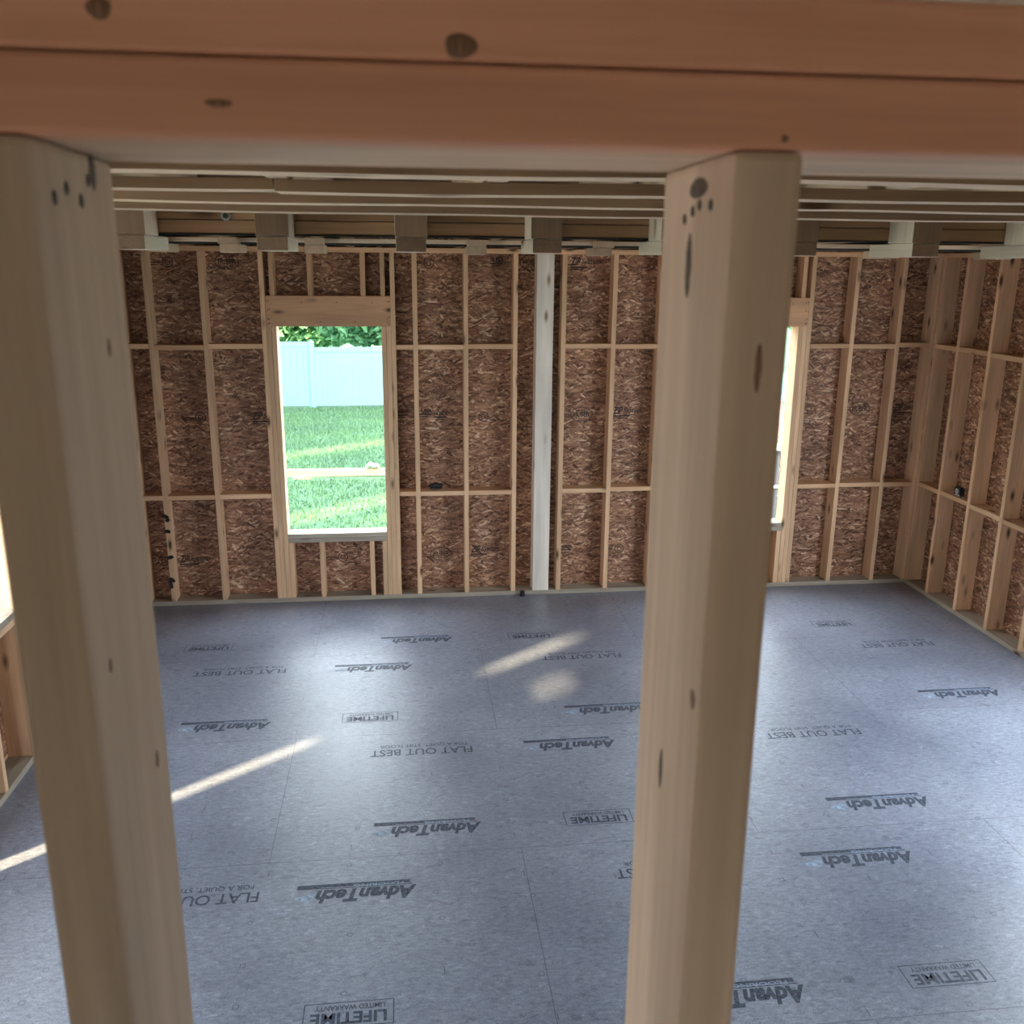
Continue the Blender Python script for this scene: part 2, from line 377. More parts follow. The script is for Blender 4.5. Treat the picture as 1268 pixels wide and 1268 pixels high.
# ------------------------------------------------------------------ back wall framing
def stud_x(x, label, cat='stud', w=.038, z0=.038, z1=ZP, y0=D, mat='pine', group='back wall studs', name='wall_stud'):
    return tag(board(name, (x - w / 2, y0, z0), (x + w / 2, S - .0005, z1), 'z', M[mat]), label, cat, group)
xs = {'S1': -1.938, 'S2': -1.525, 'A': .104, 'B': .507, 'C': .907, 'E': 1.302, 'F': 1.718, 'G': 2.112, 'H': 3.768, 'I': 4.178}
lab = {'S1': 'leftmost back wall stud, with torn black tape scraps low on its edge',
       'S2': 'bare pine stud midway between the black-taped stud and the left window opening',
       'A': 'pine stud one bay right of the left window opening',
       'B': 'pine stud two bays right of the left window, beside a dark lump on blocking',
       'C': 'pine stud just left of the wide whitish post on the back wall',
       'E': 'pine stud just right of the wide whitish post on the back wall',
       'F': 'pine stud two places right of the wide whitish post',
       'G': 'back wall stud partly hidden behind the left edge of the right foreground post',
       'H': 'pine stud one bay right of the right window opening',
       'I': 'pine stud left of the dark corner bay at the right end of the back wall'}
studs = {k: stud_x(v, lab[k]) for k, v in xs.items()}
stud_x(4.481, 'corner stud at the right end of the back wall', name='corner_stud')
stud_x(XL + .019, 'corner stud at the left end of the back wall in deep shade', name='corner_stud', mat='pine_back')
tag(board('structural_post', (1.076, D - .004, .038), (1.216, S - .0005, ZP), 'z', M['white_post']), 'wide whitish lumber post standing against the back wall', 'post')

def window_frame(x0, x1, side):
    w = .038; G = 'framing around the %s window opening' % side
    for s, e in ((-1, x0), (1, x1)):
        sd = 'left' if s < 0 else 'right'
        for k in range(3):
            a = e + s * k * w; b_ = a + s * w; lo, hi = min(a, b_), max(a, b_)
            if k < 2:
                t = ('inner' if k == 0 else 'outer') + ' jack stud holding the header on the %s of the %s window opening' % (sd, side)
                tag(board('jack_stud', (lo + .0006, D, .038), (hi - .0006, S + .0115 * (k == 0), 2.295), 'z', M['pine']), t, 'stud', G)
                if k == 0:
                    tag(board('cripple_stud', (lo + .0006, D + .002, 2.531), (hi - .0006, S - .0005, ZP), 'z', M['pine_back']), 'short stud above the header at its %s end, %s window' % (sd, side), 'stud', G)
            else:
                tag(board('king_stud', (lo + .0006, D, .038), (hi - .0006, S - .0005, ZP), 'z', M['pine']), 'full height king stud on the %s of the %s window opening' % (sd, side), 'stud', G)
    hd = tag(board('window_header', (x0 - 2 * w + .001, D - .002, 2.2955), (x1 + 2 * w - .001, S - .0005, 2.530), 'x', M['header']), 'wide wooden header board with nail marks above the %s window opening' % side, 'header')
    spots = [(px + R.uniform(-.006, .006), pz + R.uniform(-.01, .01)) for px in (x0 - .06, x0 - .045, x1 + .05, x1 + .065) for pz in (2.32, 2.36, 2.42, 2.49)]
    spots += [(x0 + (x1 - x0) * (k + .5) / 6, 2.33 + .15 * (k % 2)) for k in range(6)]
    for px, pz in spots:
        bmn = bmesh.new(); cyl_bm(bmn, (px, D - .0024, pz), .0045, .0012, 'y', 8)
        attach(obj('nail_head', bm_mesh('nail_head', bmn), M['nail']), hd)
    for z0, t in ((.559, 'upper'), (.521, 'lower')):
        tag(board('window_sill_plate', (x0 + .001, D, z0 + .0004), (x1 - .001, S + (.0115 if z0 > .54 else -.0005), z0 + .0376), 'x', M['sill']), '%s of the two grey sill boards under the %s window opening' % (t, side), 'sill')
    for cx, t in ((x0 + .02, 'against the left jack stud'), (x0 + .271, 'one third of the way along'), (x1 - .126, 'near the right end'), (x1 - .02, 'against the right jack stud')):
        tag(board('cripple_stud', (cx - .019, D + .001, .038), (cx + .019, S - .0005, .521), 'z', M['pine']), 'short stud under the %s window sill, %s' % (side, t), 'stud', 'short studs under the window sills')
    for cx, t in ((x0 + .273, 'left'), (x1 - .134, 'right')):
        tag(board('cripple_stud', (cx - .019, D + .001, 2.531), (cx + .019, S - .0005, ZP), 'z', M['pine_back']), '%s of the two spaced short studs above the %s window header' % (t, side), 'stud', 'short studs above the window headers')
window_frame(*WL, 'left')
window_frame(*WR, 'right')

bays = [(XL + .038, xs['S1'] - .019, 'in the shaded far left bay'), (xs['S1'] + .019, xs['S2'] - .019, 'between the taped stud and the next stud'),
        (xs['S2'] + .019, WL[0] - .115, 'touching the left window king stud from the left'), (WL[1] + .115, xs['A'] - .019, 'in the narrow bay right of the left window'),
        (xs['A'] + .019, xs['B'] - .019, 'in the second bay right of the left window'), (xs['B'] + .019, xs['C'] - .019, 'in the bay just left of the whitish post bay'),
        (xs['E'] + .019, xs['F'] - .019, 'in the first bay right of the whitish post bay'), (xs['F'] + .019, xs['G'] - .019, 'in the bay left of the right foreground post'),
        (xs['G'] + .019, WR[0] - .115, 'mostly hidden by the right foreground post'), (WR[1] + .115, xs['H'] - .019, 'touching the right window king stud from the right'),
        (xs['H'] + .019, xs['I'] - .019, 'in the second bay right of the right window'), (xs['I'] + .019, 4.461, 'in the dark corner bay of the back wall')]
for i, (a, b_, t) in enumerate(bays):
    for z0, row in ((.906, 'lower'), (2.118, 'upper')):
        dz = R.uniform(-.006, .006)
        tag(board('wall_blocking', (a + .0005, D + R.uniform(0, .003), z0 + dz), (b_ - .0005, S - .0005, z0 + dz + .038), 'x', M['pine_back'] if i % 2 else M['pine']),
            '%s row wooden blocking %s' % (row, t), 'blocking', '%s blocking of the back wall' % row)

# ------------------------------------------------------------------ right wall framing
ys = [7.585, 7.242, 6.815, 6.388, 5.962]
labs = ['right wall stud in the corner, its broad face meeting the back wall', 'second right wall stud from the corner, left of the tape measure',
        'third right wall stud, standing just right of the tape measure', 'fourth right wall stud from the back corner', 'nearest right wall stud, at the right edge of the picture']
for y, l in zip(ys, labs):
    y1 = min(y + .019, D - .0005)
    tag(board('wall_stud', (XR, y - .019, .038), (XR + .1395, y1, ZP), 'z', M['pine']), l, 'stud', 'right wall studs')
rb = ['in the corner bay', 'in the bay with the tape measure', 'in the bay just nearer than the tape measure', 'by the right picture edge']
for k in range(4):
    for z0, row in ((.916, 'lower'), (2.118, 'upper')):
        dz = [0, .004, -.004, -.012][k]
        tag(board('wall_blocking', (XR + .001, ys[k + 1] + .0195, z0 + dz), (XR + .1395, ys[k] - .0195, z0 + dz + .038), 'y', M['pine_back'] if k % 2 else M['pine']),
            '%s row blocking of the right wall %s' % (row, rb[k]), 'blocking', '%s blocking of the right wall' % row)

# ------------------------------------------------------------------ left wall framing by its window
def stud_l(y0, y1, z0, z1, label, name='wall_stud', mat='pine'):
    return tag(board(name, (XL - .1395, y0, z0), (XL, y1, z1), 'z', M[mat]), label, 'stud', 'left wall window framing')
stud_l(5.1375, 5.175, .038, 2.30, 'bright jack stud at the far side of the left wall window opening', 'jack_stud')
stud_l(5.1755, 5.213, .038, ZP, 'king stud behind the bright jack stud of the left wall window', 'king_stud')
stud_l(5.098, 5.1365, .038, .845, 'short stud under the far end of the left wall sill, broad brown face to camera', 'cripple_stud')
stud_l(4.705, 4.743, .038, .845, 'short stud under the left wall sill, cut by the left picture edge', 'cripple_stud')
for z0, t in ((.8455, 'lower'), (.8835, 'upper')):
    tag(board('window_sill_plate', (XL - (.151 if z0 > .86 else .1395), 4.25, z0), (XL, 5.137, z0 + .0375), 'y', M['pine' if z0 < .86 else 'sill']), '%s sill board of the window opening in the left wall' % t, 'sill')
tag(board('window_header', (XL - .1395, 4.2, 2.3005), (XL, 5.175, 2.53), 'y', M['header']), 'header over the window opening in the left wall', 'header')

# ------------------------------------------------------------------ foreground wall at the camera
FY0, FY1 = .513, .653
pl = tag(board('top_plate', (XL, FY0, ZP + .0004), (XR, FY1, 2.8978), 'x', M['plate_fir']), 'lower reddish horizontal plate right across the top, resting on the two posts', 'plate', 'foreground top plates')
pu = tag(board('top_plate', (XL, FY0 + .001, 2.8988), (XR, FY1, 2.936), 'x', M['plate_fir']), 'upper reddish horizontal plate along the top edge of the picture', 'plate', 'foreground top plates')
tag(board('bottom_plate', (XL + .0005, FY0, .0005), (XR - .0005, FY1, .038), 'x', M['pine']), 'bottom plate under the two foreground posts', 'plate')
pL = tag(board('foreground_post', (-.219, FY0, .0385), (-.180, FY1, ZP), 'z', M['post'], bevel=.005), 'blurred pale post close to the camera on the left', 'post', 'foreground posts')
pR = tag(board('foreground_post', (.178, FY0, .0385), (.2175, FY1, ZP), 'z', M['post'], bevel=.005), 'blurred pale post close to the camera right of centre', 'post', 'foreground posts')
def knot(loc, normal, r, rz, parent, name='knot', mat='knot', h=.0008):
    bmk = bmesh.new(); ret = bmesh.ops.create_uvsphere(bmk, u_segments=18, v_segments=8, radius=1)
    sc = {'y': (r, h, rz), 'x': (h, r, rz)}[normal]
    bmesh.ops.scale(bmk, vec=sc, verts=bmk.verts)
    for v in bmk.verts:
        f = 1 + .12 * math.sin(3 * math.atan2(v.co.z, v.co.x + v.co.y) + r * 900)
        v.co.x *= f if normal == 'y' else 1; v.co.y *= f if normal == 'x' else 1
    o = obj(name, bm_mesh(name, bmk), M[mat]); o.location = loc
    for p in o.data.polygons: p.use_smooth = True
    attach(o, parent); return o
for loc, r, rz in (((.032, FY0 + .001, 2.906), .0085, .006), ((-.141, FY0 + .001, 2.917), .006, .005)): knot(loc, 'y', r, rz, pu)
for loc, r, rz in (((-.088, FY0, 2.876), .007, .002), ((.205, FY0, 2.866), .002, .002)): knot(loc, 'y', r, rz, pl)
knot((.200, FY0, 2.744), 'y', .002, .014, pR); knot((.1785, .525, 2.534), 'x', .007, .009, pR); knot((.178, .585, 2.45), 'x', .004, .016, pR, mat='stain')
for loc, r, rz in (((-.18, .547, 2.563), .003, .005), ((-.18, .622, 2.457), .004, .007), ((-.18, .608, 2.748), .003, .006)): knot(loc, 'x', r, rz, pL)
for loc in ((.178, .582, 2.832), (.178, .569, 2.835), (.178, .548, 2.834), (.178, .598, 2.828)): knot(loc, 'x', .0035, .0035, pR, 'nail', 'nail', .0012)
knot((.178, .574, 2.845), 'x', .018, .006, pR, 'nail_stain', 'stain'); knot((.178, .585, 2.80), 'x', .006, .02, pR, 'nail_stain', 'stain')
for loc in ((-.18, .561, 2.838), (-.18, .541, 2.832), (-.18, .584, 2.833), (-.18, .60, 2.845)): knot(loc, 'x', .0035, .004, pL, 'nail', 'nail', .0012)
knot((-.18, .61, 2.85), 'x', .006, .010, pL, 'nail_stain', 'stain')

# ------------------------------------------------------------------ ceiling framing
JX = [-1.727, -1.347, -.967, -.587, -.207, .173, .55, .915, 1.30, 1.68, 2.06, 2.44]
for i, x in enumerate(JX):
    vis = {-.207: 'joist crossing above the strapping, seen left of centre behind the top plate', .173: 'joist crossing above the strapping near the middle, pale underside showing',
           .915: 'joist crossing above the strapping right of the right foreground post'}.get(x, 'ceiling joist above the wooden strapping')
    g = 'ceiling joists above the strapping'
    tag(board('ceiling_joist', (x - .019, FY0, 2.9365), (x + .019, 2.895, ZT - .0005), 'y', M['strap']), vis, 'joist', g)
for i, (y, w, t) in enumerate(((1.375, .068, 'nearest strapping board under the ceiling joists, just below the top plate'), (1.735, .072, 'second strapping board from the camera, with a splice left of centre'),
                               (2.085, .078, 'third strapping board from the camera'), (2.49, .09, 'farthest of the four strapping boards, in front of the hanging blocks'))):
    if i == 1:
        root = tag(empty('ceiling_strapping', (0, y, 2.917)), t, 'strapping', 'strapping boards')
        for a, b_, zz in ((XL, -.216, 2.9175), (-.213, XR, 2.9155)):
            attach(board('strapping_length', (a, y, zz), (b_, y + w, 2.9362), 'x', M['strap'], bevel=.0015, wane=.02, seed=5 + i + int(b_), edge=(M['strap_shaded'], 1)), root)
    else:
        tag(board('ceiling_strapping', (XL, y, 2.917), (XR, y + w, 2.9362), 'x', M['strap'], bevel=.0015, wane=.02, seed=11 * i + 3, edge=(M['strap_shaded'], 1)), t, 'strapping', 'strapping boards')
# doubled beam
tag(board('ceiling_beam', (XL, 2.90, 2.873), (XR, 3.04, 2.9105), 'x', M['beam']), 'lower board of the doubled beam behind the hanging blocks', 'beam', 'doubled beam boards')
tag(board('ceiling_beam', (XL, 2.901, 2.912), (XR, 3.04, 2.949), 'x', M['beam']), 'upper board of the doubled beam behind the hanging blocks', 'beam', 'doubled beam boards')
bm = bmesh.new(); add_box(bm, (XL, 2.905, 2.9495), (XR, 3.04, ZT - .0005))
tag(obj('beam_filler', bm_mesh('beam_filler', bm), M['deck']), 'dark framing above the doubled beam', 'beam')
mb = tag(board('black_band', (XL, 2.896, 2.8705), (XR, 3.045, 2.8726), 'x', M['band'], bevel=0), 'black band along the underside of the doubled beam', 'band')  # thin near-black strip added to darken the beam's underside
tag(board('black_band', (XL, 4.668, 2.886), (XR, 5.92, 2.898), 'x', M['band'], bevel=0), 'wide black band under the far ceiling joists, behind the thin pale strip', 'band')  # thin near-black sheet added to darken the gap behind the pale strip
blk = [(-.735, 'leftmost near block pair hanging under the beam, beside the left foreground post'), (-.352, 'near block pair hanging above the left window opening'), (.030, 'near block pair hanging just right of the left window'),
       (.418, 'near block pair hanging above the whitish back wall post'), (.795, 'near block pair hidden behind the right foreground post, pale side showing'), (1.182, 'near block pair hanging just right of the right foreground post'), (1.566, 'near block pair hanging toward the right wall'),
       (1.955, 'near block pair at the right edge, only its pale side showing')]
for x, l in blk:
    root = tag(empty('hanging_block', (x, 2.75, 2.825)), l, 'block', 'near hanging blocks')
    dx = R.uniform(-.002, .002)
    attach(board('upper_block', (x - .0455 + dx, 2.752, 2.8645), (x + .0455 + dx, 2.8985, 2.9362), 'z', M['block'], edge=(M['block_shaded'], 1)), root)
    attach(board('lower_block', (x - .0425, 2.75, 2.825), (x + .0425, 3.02, 2.8640), 'y', M['block'], edge=(M['block_shaded'], 2)), root)
# back ceiling joists, strip and far blocks
for i, x in enumerate([-2.0 + .406 * k for k in range(16)]):
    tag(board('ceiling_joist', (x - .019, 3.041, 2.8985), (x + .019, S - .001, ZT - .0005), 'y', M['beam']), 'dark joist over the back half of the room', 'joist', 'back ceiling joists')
tag(board('ceiling_strapping', (XL, 4.60, 2.879), (XR, 4.665, 2.898), 'x', M['strap'], bevel=.0015), 'thin pale strip under the ceiling running along behind the far blocks', 'strapping')
fb = [(-1.095, -1.075, 'leftmost far block pair under the ceiling strip'), (-.775, -.766, 'far block pair up left of the left window'), (-.391, -.391, 'far block pair centred over the left window header'), (.355, .355, 'far block pair midway between left window and whitish post'),
      (.962, .950, 'far block pair right of the whitish post'), (2.41, 2.385, 'far block pair right of the right window'), (3.0, 2.98, 'far block pair at the right edge of the picture')]
for xu, xl, l in fb:
    root = tag(empty('hanging_block', (xl, 4.5, 2.83)), l, 'block', 'far hanging blocks')
    attach(board('upper_block', (xu - .043, 4.5, 2.868), (xu + .043, 4.599, 2.898), 'y', M['pale_block']), root)
    attach(board('lower_block', (xl - .044, 4.5, 2.8305), (xl + .044, 4.70, 2.8675), 'y', M['pale_block']), root)
root = tag(empty('steel_bolt', (-.498, 2.895, 2.922)), 'small grey metal bolt with washer on the beam at upper left', 'bolt')
bm = bmesh.new(); cyl_bm(bm, (-.498, 2.899, 2.922), .014, .004, 'y', 20); attach(obj('washer', bm_mesh('washer', bm), M['steel']), root)
bm = bmesh.new(); cyl_bm(bm, (-.498, 2.892, 2.922), .008, .010, 'y', 6); attach(obj('bolt_head', bm_mesh('bolt_head', bm), M['nail']), root)

# ------------------------------------------------------------------ printing on the floor (reads upside down)
def floor_print(xr, y, me, mat, z=.0006):
    o = obj('printed_lettering', me, mat, floor); o.location = (xr, y, z); o.rotation_euler = (0, 0, math.pi); return o
def logo(xl, xr, yc):
    w = xr - xl
    t = text_mesh('AdvanTech', .118, .0055, .28, w * .84)
    bar = rect_mesh(.03, -.042, w, -.020); bar2 = rect_mesh(w * .80, -.020, w, -.012); small = text_mesh('FLOORING', .026, .0006, 0, w * .42)
    line = rect_mesh(.02, -.014, w * .80, -.008)
    me = merge('printed_lettering', [(t, T(0, .004)), (bar, T()), (bar2, T()), (line, T())])
    floor_print(xr, yc - .005, me, M['ink'])
    floor_print(xr - .06, yc + .024, merge('printed_lettering', [(small, T(0, 0))]), M['swoosh'], .0012)
    sw = bpy.data.meshes.new('swoosh')
    pts = [(0, 0), (.05, .012), (.10, .03), (.07, .055), (.03, .06), (.01, .035)]
    sw.from_pydata([(a, b_, 0) for a, b_ in pts], [], [tuple(range(6))])
    o = obj('printed_swoosh', sw, M['swoosh'], floor); o.location = (xr - w * .84, yc - .02, .0006); o.rotation_euler = (0, 0, math.pi)
def slogan(xl, xr, yc):
    w = xr - xl
    a = text_mesh('FLAT OUT BEST', .10, .001, 0, w); b_ = text_mesh('FOR A QUIET, STIFF FLOOR', .045, .0005, 0, w * .86)
    floor_print(xr, yc + .035, merge('printed_lettering', [(a, T(0, 0)), (b_, T(.03, -.055))]), M['ink'])
def lifetime(xl, xr, yc):
    w = xr - xl; h = .125; e = .004
    a = text_mesh('LIFETIME', .078, .0025, 0, w * .84); b_ = text_mesh('LIMITED WARRANTY', .034, .0006, 0, w * .78)
    fr = [rect_mesh(0, -h / 2, w, -h / 2 + e), rect_mesh(0, h / 2 - e, w, h / 2), rect_mesh(0, -h / 2, e, h / 2), rect_mesh(w - e, -h / 2, w, h / 2)]
    floor_print(xr, yc, merge('printed_lettering', [(a, T(w * .08, -.008)), (b_, T(w * .1, -.046))] + [(f, T()) for f in fr]), M['ink'])
ADV = [(-.212, .335, 6.72), (-.528, .022, 6.235), (-1.42, -.867, 5.455), (-.199, .351, 4.245), (-.536, .011, 3.775), (.673, 1.228, 5.02), (.996, 1.548, 5.45), (2.225, 2.785, 4.235), (1.885, 2.440, 3.78), (1.0, 1.546, 2.985), (3.43, 3.99, 5.44)]
FOB = [(-1.5, -.867, 6.21), (-.239, .36, 4.99), (.965, 1.55, 6.25), (2.165, 2.77, 4.965), (.951, 1.55, 3.745), (3.41, 3.99, 6.24), (-1.31, -.705, 3.755)]
LIF = [(-.43, -.08, 5.455), (.785, 1.14, 4.22), (1.975, 2.335, 2.975), (-.435, -.088, 3.02), (-1.655, -1.31, 6.68), (.765, 1.115, 6.69), (3.23, 3.57, 6.70)]
for a in ADV: logo(*a)
for a in FOB: slogan(*a)
for a in LIF: lifetime(*a)
# nailing guide circles and squares along the sheets
parts = []
sq = merge('sq', [(rect_mesh(-.012, -.012, .012, -.009), T()), (rect_mesh(-.012, .009, .012, .012), T()), (rect_mesh(-.012, -.012, -.009, .012), T()), (rect_mesh(.009, -.012, .012, .012), T())])
ci = ring_mesh(.013, .013, .003, 14); tick = rect_mesh(-.002, -.02, .002, .02)
for gx in [-1.92 + .4064 * k for k in range(16)]:
    y = 2.6 + R.uniform(0, .1)
    while y < 7.5:
        k = R.random(); parts.append((sq if k < .3 else ci if k < .7 else tick, T(gx + R.uniform(-.02, .02), y)))
        y += R.uniform(.13, .34)
o = obj('nailing_guide_marks', merge('nailing_guide_marks', parts), M['ink_pale'], floor); o.location = (0, 0, .0005)

# ------------------------------------------------------------------ stamps on the sheathing
def stamp(x, z, me, sx=1):
    o = obj('printed_stamp', me, M['stamp'], wall_back); o.location = (x, S - .0007, z); o.rotation_euler = (math.pi / 2, 0, 0); return o
def oval():
    ps = [(ring_mesh(.095, .062, .006), T()), (text_mesh('HUBER', .062, .0015, 0, .135), T(-.068, -.02))]
    for k in range(-3, 4):
        hh = .045 * math.sqrt(max(.1, 1 - (k / 4.2) ** 2))
        ps.append((rect_mesh(k * .022 - .002, .028, k * .022 + .002, max(.03, hh)), T())); ps.append((rect_mesh(k * .022 - .002, -max(.03, hh), k * .022 + .002, -.028), T()))
    return merge('printed_stamp', ps)
ov = oval()
for x, z in ((-1.346, 2.782), (.294, .350), (1.495, 1.555), (3.972, 1.58), (1.049, 2.795)): stamp(x, z, ov)
zs = merge('printed_stamp', [(text_mesh('ZIP', .085, .003, .25, .085), T(0, -.02)), (text_mesh('System', .06, .001, .25, .16), T(.09, -.01)), (rect_mesh(.0, -.045, .14, -.032), T()), (rect_mesh(.0, -.06, .10, -.052), T())])
for x, z in ((.55, .375), (1.765, 1.576), (1.37, 2.798), (4.285, 1.58), (-1.90, .356), (-.93 - .3, 1.56)): stamp(x, z, zs)
ck = merge('printed_stamp', [(ring_mesh(.042, .042, .007), T()), (ring_mesh(.022, .022, .006), T()), (rect_mesh(-.14, -.004, -.06, .004), T()), (rect_mesh(-.14, -.022, -.075, -.016), T())])
for x, z in ((.661, 1.543), (1.867, .355), (-1.637, 1.56), (-.546, .344), (.223, 2.782), (-1.796, 2.775), (-2.03, .35)): stamp(x, z, ck)
bars = merge('printed_stamp', [(text_mesh('HUBER', .04, .0015, 0, .11), T(-.05, .01)), (rect_mesh(-.05, -.012, .05, 0), T()), (rect_mesh(-.04, -.03, .03, -.022), T())])
for x, z in ((.767, 2.79), (.172, 1.575), (1.384, .361), (-.02, 1.57), (.30, 1.55)): stamp(x, z, bars)

# ------------------------------------------------------------------ small things on the framing
for i, (x, z, a, w) in enumerate(((-1.945, .775, .5, .045), (-1.93, .745, -.7, .03), (-1.938, .649, .1, .036), (-1.934, .427, -.35, .04), (-1.936, .23, .6, .04), (-1.95, .19, 1.3, .05))):
    bm = bmesh.new(); n = 5
    for k in range(n):
        t = k / (n - 1) - .5
        for s in (-1, 1): bm.verts.new((t * w * 1.3, -.003 - .012 * (t + .5) ** 2, s * .016 * (1 - .6 * abs(t))))
    bm.verts.ensure_lookup_table()
    for k in range(n - 1): bm.faces.new((bm.verts[2 * k], bm.verts[2 * k + 1], bm.verts[2 * k + 3], bm.verts[2 * k + 2]))
    me = bm_mesh('tape_scrap', bm); o = obj('tape_scrap', me, M['black']); o.location = (x, D, z); o.rotation_euler = (0, a, 0)
    so = o.modifiers.new('s', 'SOLIDIFY'); so.thickness = .002
    attach(o, studs['S1'])
# tape measure on the right wall blocking
zt = .916 + .004 + .038
root = tag(empty('tape_measure', (4.555, 7.02, zt)), 'small black and silver tape measure lying on the right wall blocking', 'tool')
bm = bmesh.new(); add_box(bm, (4.515, 6.955, zt + .0005), (4.555, 7.065, zt + .085)); bmesh.ops.bevel(bm, geom=bm.edges[:], offset=.014, segments=4, affect='EDGES'); attach(obj('case', bm_mesh('case', bm), M['black']), root)
bm = bmesh.new(); cyl_bm(bm, (4.5135, 7.01, zt + .045), .024, .004, 'x', 24); attach(obj('belt_clip_disc', bm_mesh('belt_clip_disc', bm), M['silver']), root)
bm = bmesh.new(); add_box(bm, (4.513, 6.965, zt + .008), (4.5155, 7.03, zt + .022)); attach(obj('label_band', bm_mesh('label_band', bm), M['silver']), root)
bm = bmesh.new(); add_box(bm, (4.525, 6.94, zt + .0005), (4.545, 6.9545, zt + .012)); attach(obj('hook', bm_mesh('hook', bm), M['steel']), root)
# dark lump on the back wall blocking
bm = bmesh.new(); bmesh.ops.create_icosphere(bm, subdivisions=3, radius=1)
for v in bm.verts:
    n_ = 1 + .18 * math.sin(v.co.x * 5 + 1) * math.cos(v.co.z * 6) + .1 * math.sin(v.co.y * 9)
    v.co = Vector((v.co.x * .055 * n_, v.co.y * .035 * n_, max(-.6, v.co.z) * .028 * n_))
zl = min(v.co.z for v in bm.verts)
o = obj('crumpled_glove', bm_mesh('crumpled_glove', bm), M['black']); o.location = (.25, 7.66, .950 - zl + .001)
tag(o, 'small dark crumpled lump on the lower blocking right of the left window', 'scrap')
bm = bmesh.new(); cyl_bm(bm, (0, 0, .02), .022, .04, 'z', 16); cyl_bm(bm, (0, 0, .045), .012, .01, 'z', 16)
o = obj('black_cap', bm_mesh('black_cap', bm), M['black']); o.location = (.985, 7.575, .0005); tag(o, 'tiny black cap on the floor at the back wall left of the whitish post', 'cap')  # small black cap of unknown use

# ------------------------------------------------------------------ outside
GZ = -1.0
bm = bmesh.new(); bmesh.ops.create_grid(bm, x_segments=60, y_segments=60, size=60); 
for v in bm.verts: v.co.y += 20; v.co.z = GZ + .03 * math.sin(v.co.x * .7) * math.cos(v.co.y * .5)
ground = struct(obj('ground', bm_mesh('ground', bm), M['lawn']), 'green back yard lawn')
bm = bmesh.new()
for a in ((-6.15, -9, XL - .6, 10.4), (XR + .6, -9, 14, 10.4), (XL - .6, -9, XR + .6, -3.2), (XL - .6, S + .05, XR + .6, 10.4)):
    add_box(bm, (a[0], a[1], GZ - .05), (a[2], a[3], GZ + .045))
struct(obj('ground_bounce_dirt', bm_mesh('ground_bounce_dirt', bm), M['dirt']), 'unseen bare dirt added around the house')  # dirt apron added to warm the bounced light and cut the lawn's green
def blades(name, x0, x1, y0, y1, n, seed):
    rr = random.Random(seed); vs = []; fs = []
    for k in range(n):
        x = rr.uniform(x0, x1); y = rr.uniform(y0, y1); h = rr.uniform(.035, .085); w = rr.uniform(.008, .018); a = rr.uniform(0, 3.14)
        z = GZ + .03 * math.sin(x * .7) * math.cos(y * .5) - .004
        dx, dy = w * math.cos(a), w * math.sin(a); i = len(vs)
        if 16.5 < y < 17.0: continue
        vs += [(x - dx, y - dy, z), (x + dx, y + dy, z), (x + rr.uniform(-.03, .03), y + rr.uniform(-.03, .03), z + h)]; fs.append((i, i + 1, i + 2))
    me = bpy.data.meshes.new(name); me.from_pydata(vs, [], fs); return me
tag(obj('lawn_grass', blades('lawn_grass', -4.2, .4, 11, 25.3, 42000, 3), M['grass']), 'short bright lawn grass seen through the left window opening', 'grass', kind='stuff')
tag(obj('lawn_grass', blades('lawn_grass', 5, 12, 17, 25.3, 9000, 4), M['grass']), 'lawn grass seen through the right window opening', 'grass', kind='stuff')
# vinyl fence: sections and posts; it drops slightly to the right
fence = tag(empty('vinyl_fence', (0, 25.4, GZ)), 'white vinyl privacy fence across the back yard', 'fence')
px0 = -2.395; pitch = 2.44; slope = -.06
for k in range(-2, 7):
    xa = px0 + pitch * k; top = .60 + slope * (xa - px0)
    bm = bmesh.new(); add_box(bm, (xa - .065, 25.335, GZ - .05), (xa + .065, 25.465, top + .10))
    v8 = cyl_bm(bm, (xa, 25.4, top + .13), .115, .06, 'z', 4, .02)
    bmesh.ops.rotate(bm, cent=(xa, 25.4, 0), matrix=Matrix.Rotation(math.pi / 4, 3, 'Z'), verts=v8)
    attach(obj('fence_post', bm_mesh('fence_post', bm), M['vinyl']), fence)
    bm = bmesh.new(); b0, b1 = xa + .066, xa + pitch - .066; nb = 14
    for j in range(nb):
        c0 = b0 + (b1 - b0) * j / nb; c1 = b0 + (b1 - b0) * (j + 1) / nb - .006
        add_box(bm, (c0, 25.385, GZ + .10), (c1, 25.415, .60 + slope * (xa + pitch / 2 - px0) - .08))
    add_box(bm, (b0, 25.395, GZ + .1), (b1, 25.405, .60 + slope * (xa + pitch / 2 - px0) - .08))
    attach(obj('fence_panel', bm_mesh('fence_panel', bm), M['vinyl']), fence)
    for zr, nm in ((.60 + slope * (xa + pitch / 2 - px0) - .08, 'top_rail'), (GZ + .02, 'bottom_rail')):
        bm = bmesh.new(); add_box(bm, (b0, 25.365, zr), (b1, 25.435, zr + .12)); attach(obj(nm, bm_mesh(nm, bm), M['vinyl']), fence)
